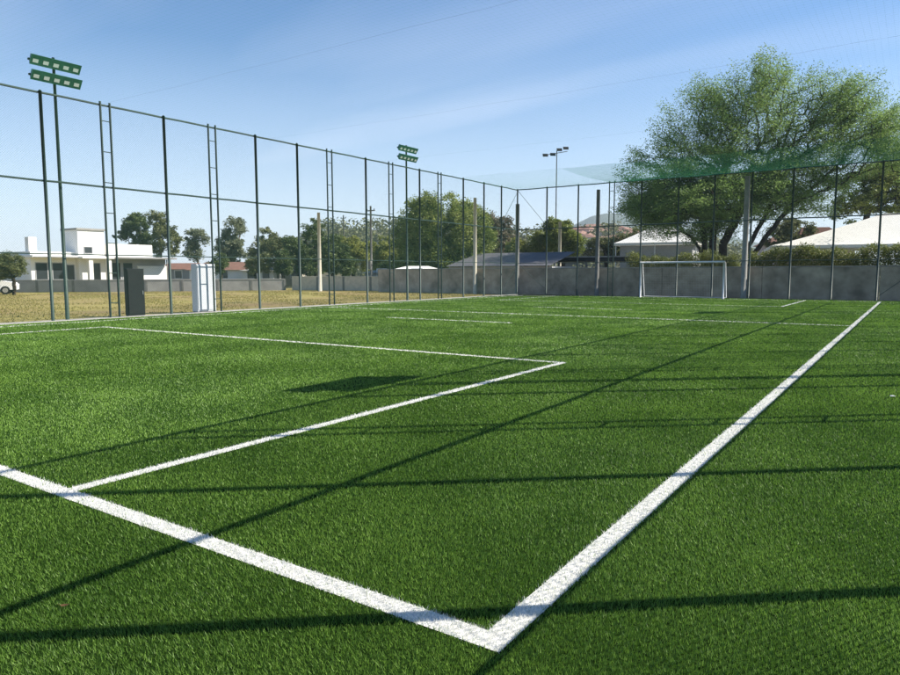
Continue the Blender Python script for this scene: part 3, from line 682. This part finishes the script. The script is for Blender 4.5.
# car under the shelter
def car(name, label, loc, rz, m):
    r = empty(name, loc, label, 'car', None, rz)
    prof = [(-2.05, .38), (-2.1, .62), (-1.95, .86), (-1.25, .95), (-.72, 1.38), (.62, 1.42), (1.25, 1.02), (1.95, .92), (2.1, .7), (2.08, .36)]
    b = MB(); b.prism([(x, -.82, z) for x, z in prof], (0, 1.64, 0)).build('body', m, r)
    for s in (-1, 1):
        y = .823*s; y2 = .835*s
        for q in ([(-1.12, .97), (-.66, 1.32), (-.10, 1.34), (-.10, .97)], [(.0, .97), (.0, 1.34), (.56, 1.35), (1.08, 1.02)]):
            MB().prism([(x, y, z) for x, z in q], (0, .012*s, 0)).build('window', DARK_GL, r)
        for x in (-1.3, 1.32):
            wb = MB().tube([(x, s*.66, .32), (x, s*.845, .32)], .32, 20).build('wheel', RUBBER, r)
            MB().tube([(x, s*.846, .32), (x, s*.856, .32)], .19, 14).build('hubcap', CONC, wb)
    MB().prism([(1.22, -.7, 1.045), (1.22, .7, 1.045), (.67, .66, 1.41), (.67, -.66, 1.41)], (.03, 0, .012)).build('windscreen', DARK_GL, r)
    for s in (-1, 1): MB().box(2.07, 2.115, s*.62-.14, s*.62+.14, .66, .8, .01).build('headlight', LENS, r)
    return r
WCAR = mat('white_car_paint', (.80, .80, .80), .3, spec=.6)
car('parked_car', 'white car parked by the small tree at the left edge', spot(-12, 53.5), R(60), WCAR)
car('parked_car', 'white car half hidden behind the wall under the black shelter roof', spot(566, 60), R(8), WCAR)
# white pavilion left of the great tree
def pavilion(name, label, u, depth, wdt, dep, h, rh, rz, walls=None, ridge=0):
    r = at_spot(name, label, u, depth, rz, 'tent' if walls is None else 'pavilion')
    W, D_ = wdt/2, dep/2; n = 9; b = MB()
    # gently curved fabric slopes from eaves to the ridge
    def pt(s, t):  # s 0..1 outwards, t angle index on the rectangle
        return s, t
    ring = []
    for k in range(n+1):
        f = k/n; zz = h + rh*(1-f)**1.12; hx = ridge+(W-ridge)*f; hy = max(.02, D_*f)
        ring.append([(-hx, -hy, zz), (hx, -hy, zz), (hx, hy, zz), (-hx, hy, zz)])
    for q in ring: b.v += q
    for k in range(n):
        for j in range(4):
            a, c = 4*k+j, 4*k+(j+1) % 4; b.f.append((a, c, c+4, a+4))
    b.build('roof', CANVAS, r)
    v = MB(); 
    for (x0, x1, y0, y1) in ((-W, W, -D_-.02, -D_), (-W, W, D_, D_+.02), (-W-.02, -W, -D_, D_), (W, W+.02, -D_, D_)): v.box(x0, x1, y0, y1, h-.28, h-.004)
    v.build('valance', CANVAS, r)
    if walls is not None: MB().box(-W+.6, W-.6, -D_+.6, D_-.6, -.1, h-.3).build('wall', walls, r)
    for x in (-W+.2, 0, W-.2):
        for y in (-D_+.2, D_-.2): MB().tube([(x, y, 0), (x, y, h-.01)], .06, 8).build('post', WHITE_ST, r)
    return r
pavilion('white_pavilion', 'small white peaked pavilion roof left of the spreading tree', 660, 82, 9.2, 9.5, 4.95, 2.6, R(8), GREY_W)
pavilion('white_tent', 'large white tent roof behind the hedge at the right edge', 893, 66, 22.5, 12, 4.05, 3.1, R(12), None, 1.2)
house('brown_roofed_house', 'house with a steep brown roof behind the big tent', 812, 84, 6.5, 6, 4.6, 2.4, mat('pink_plaster', (.45, .33, .29), .9, col2=(.36, .26, .22), nscale=1), mat('brown_tiles', (.13, .065, .05), .9, col2=(.08, .045, .035), nscale=4), R(30), wins=2)
house('pink_house', 'pale pink house seen through the branches of the spreading tree', 783, 100, 7, 6, 5.4, 1.2, mat('pale_pink_plaster', (.55, .45, .42), .9, col2=(.45, .36, .33), nscale=1), TERRA, R(20), wins=2)
# hillside town far away
TW = [(582, 300, 228), (593, 330, 226), (604, 310, 230), (614, 350, 227), (624, 320, 229), (588, 260, 236), (600, 270, 238), (612, 255, 237), (574, 290, 233), (632, 300, 232)]
TERRA_F = mat('faded_tiles', (.30, .18, .14), .9, col2=(.24, .15, .12), nscale=.5)
TM = [mat('town_plaster_%s' % n_, c_, .9) for n_, c_ in (('pink', (.50, .36, .32)), ('cream', (.55, .48, .38)), ('white', (.62, .60, .57)))]
TL = ['leftmost far hillside house right of the fence corner, pink walls', 'upper far hillside house behind the grey concrete pole, cream walls', 'far white hillside house right of the grey pole',
      'farthest pink hillside house left of the spreading tree', 'far cream hillside house just left of the spreading tree', 'lower white hillside house left of the grey concrete pole',
      'lower pink hillside house at the grey concrete pole', 'lower cream hillside house right of the grey concrete pole', 'low white house at the left foot of the far hillside', 'rightmost far pink hillside house under the spreading tree']
for i, (u, d_, v_) in enumerate(TW):
    o = house('hillside_house', TL[i], u, d_, 9+2*(i % 3), 8, 4.2, 1.6, TM[i % 3], TERRA_F, R(20*i), 'hillside houses', 3)
    o.location.z = hgt(v_, d_)-5.5

# ------------------------------------------------------------------ hills
def ridge(name, pts, depth, back, m, base=None):
    """pts: (u, v) skyline; a solid sloping hill rising away from the camera"""
    rows = 14; V = []; cols = []
    us = np.linspace(pts[0][0], pts[-1][0], 90); vs_ = np.interp(us, [p[0] for p in pts], [p[1] for p in pts])
    b = MB()
    for j in range(rows):
        f = j/(rows-1)
        for u, v in zip(us, vs_):
            d_ = depth+back*f; p = spot(u, d_); crest = max(0, hgt(v, depth+back*.6))
            prof = math.sin(min(1, f/.6)*math.pi/2)**1.2 if f < .6 else math.cos((f-.6)/.4*math.pi/2)
            z = -.1+crest*prof*(1+.05*mnoise.noise(Vector((p.x, p.y, 0))*(6/depth))*(1 if f < .58 else 0)*min(1, prof+.2)-.02)
            b.v.append((p.x, p.y, z))
    n = len(us)
    for j in range(rows-1):
        for i in range(n-1): a = j*n+i; b.f.append((a, a+1, a+n+1, a+n))
    return tag(b.build(name, m, smooth=True), kind='structure')
HILLG = mat('wooded_hill', (.045, .07, .035), .95, col2=(.07, .09, .045), nscale=.012, detail=10)
HILLB = mat('dry_hillside', (.13, .11, .075), .95, col2=(.08, .09, .05), nscale=.03, detail=10)
ridge('distant_hill', [(520, 262), (560, 232), (575, 225), (590, 217), (606, 214), (640, 217), (690, 230), (760, 245), (900, 262)], 1700, 900, HILLG)
ridge('hillside', [(285, 266), (310, 238), (330, 229), (370, 230), (400, 228), (430, 232), (500, 236), (560, 240), (580, 238), (620, 234), (660, 240), (720, 250), (800, 268)], 240, 140, HILLB)

# ------------------------------------------------------------------ haze: one closed box of even thin air
hz = MB().box(-4200, 4200, -4200, 4200, -1.05, 225)
hm = bpy.data.materials.new('thin_air'); hm.use_nodes = True; t = hm.node_tree; t.nodes.clear()
pv = N(t, 'ShaderNodeVolumePrincipled', i_Density=.00025); pv.inputs['Color'].default_value = (.74, .86, 1.0, 1)
ou = N(t, 'ShaderNodeOutputMaterial'); t.links.new(pv.outputs[0], ou.inputs['Volume'])
o = hz.build('haze', hm); o['kind'] = 'stuff'

# woods on the dry hillside: one mass of far crowns
C = []
for k in range(520):
    u = 285+515*rng.random(); f = rng.random()*.55; d_ = 240+140*f; p = spot(u, d_)
    v = np.interp(u, [285, 310, 330, 370, 400, 430, 500, 560, 580, 620, 660, 720, 800], [266, 238, 229, 230, 228, 232, 236, 240, 238, 234, 240, 250, 268])
    z = max(0, hgt(v, 240+140*.6))*math.sin(min(1, f/.6)*math.pi/2)**1.2
    C.append((p.x, p.y, z+1.2+rng.random()*1.5))
tag(soup('hillside_woods', leaves(np.array(C), 60, 3.2, 1.3, .6), LEAF_BR if False else LEAF_OL, 4), 'scrubby dull green woods on the low hillside behind the houses', 'woods', kind='stuff')

# two bits of litter lying on the turf
lf = empty('dry_leaf', (-1.90, -.89, .018), 'small brown dry leaf lying on the turf near the bottom left', 'leaf', rz=.6)
BRN = mat('dry_leaf_brown', (.11, .06, .03), .8)
q = MB(); q.v = [(-.035, 0, .004), (-.012, -.016, .0), (.018, -.013, .003), (.038, 0, .012), (.018, .013, .004), (-.012, .016, .002), (0, 0, -.004)]
q.f = [(0, 1, 6), (1, 2, 6), (2, 3, 6), (3, 4, 6), (4, 5, 6), (5, 0, 6)]; q.build('blade', BRN, lf)
MB().tube([(-.035, 0, .004), (-.055, .004, .008)], .0012, 4).build('stalk', BRN, lf)
pc = MB(); pc.v = [(-.03, -.02, .0), (.03, -.024, .006), (.034, .02, 0), (-.028, .022, .01), (0, 0, .016)]; pc.f = [(0, 1, 4), (1, 2, 4), (2, 3, 4), (3, 0, 4)]
tag(pc.build('paper_scrap', WHITE_W, None, (1.24, 7.8, .022)), 'tiny white scrap of paper on the turf right of the sideline', 'paper')
lf.scale = (.7, .7, .7)
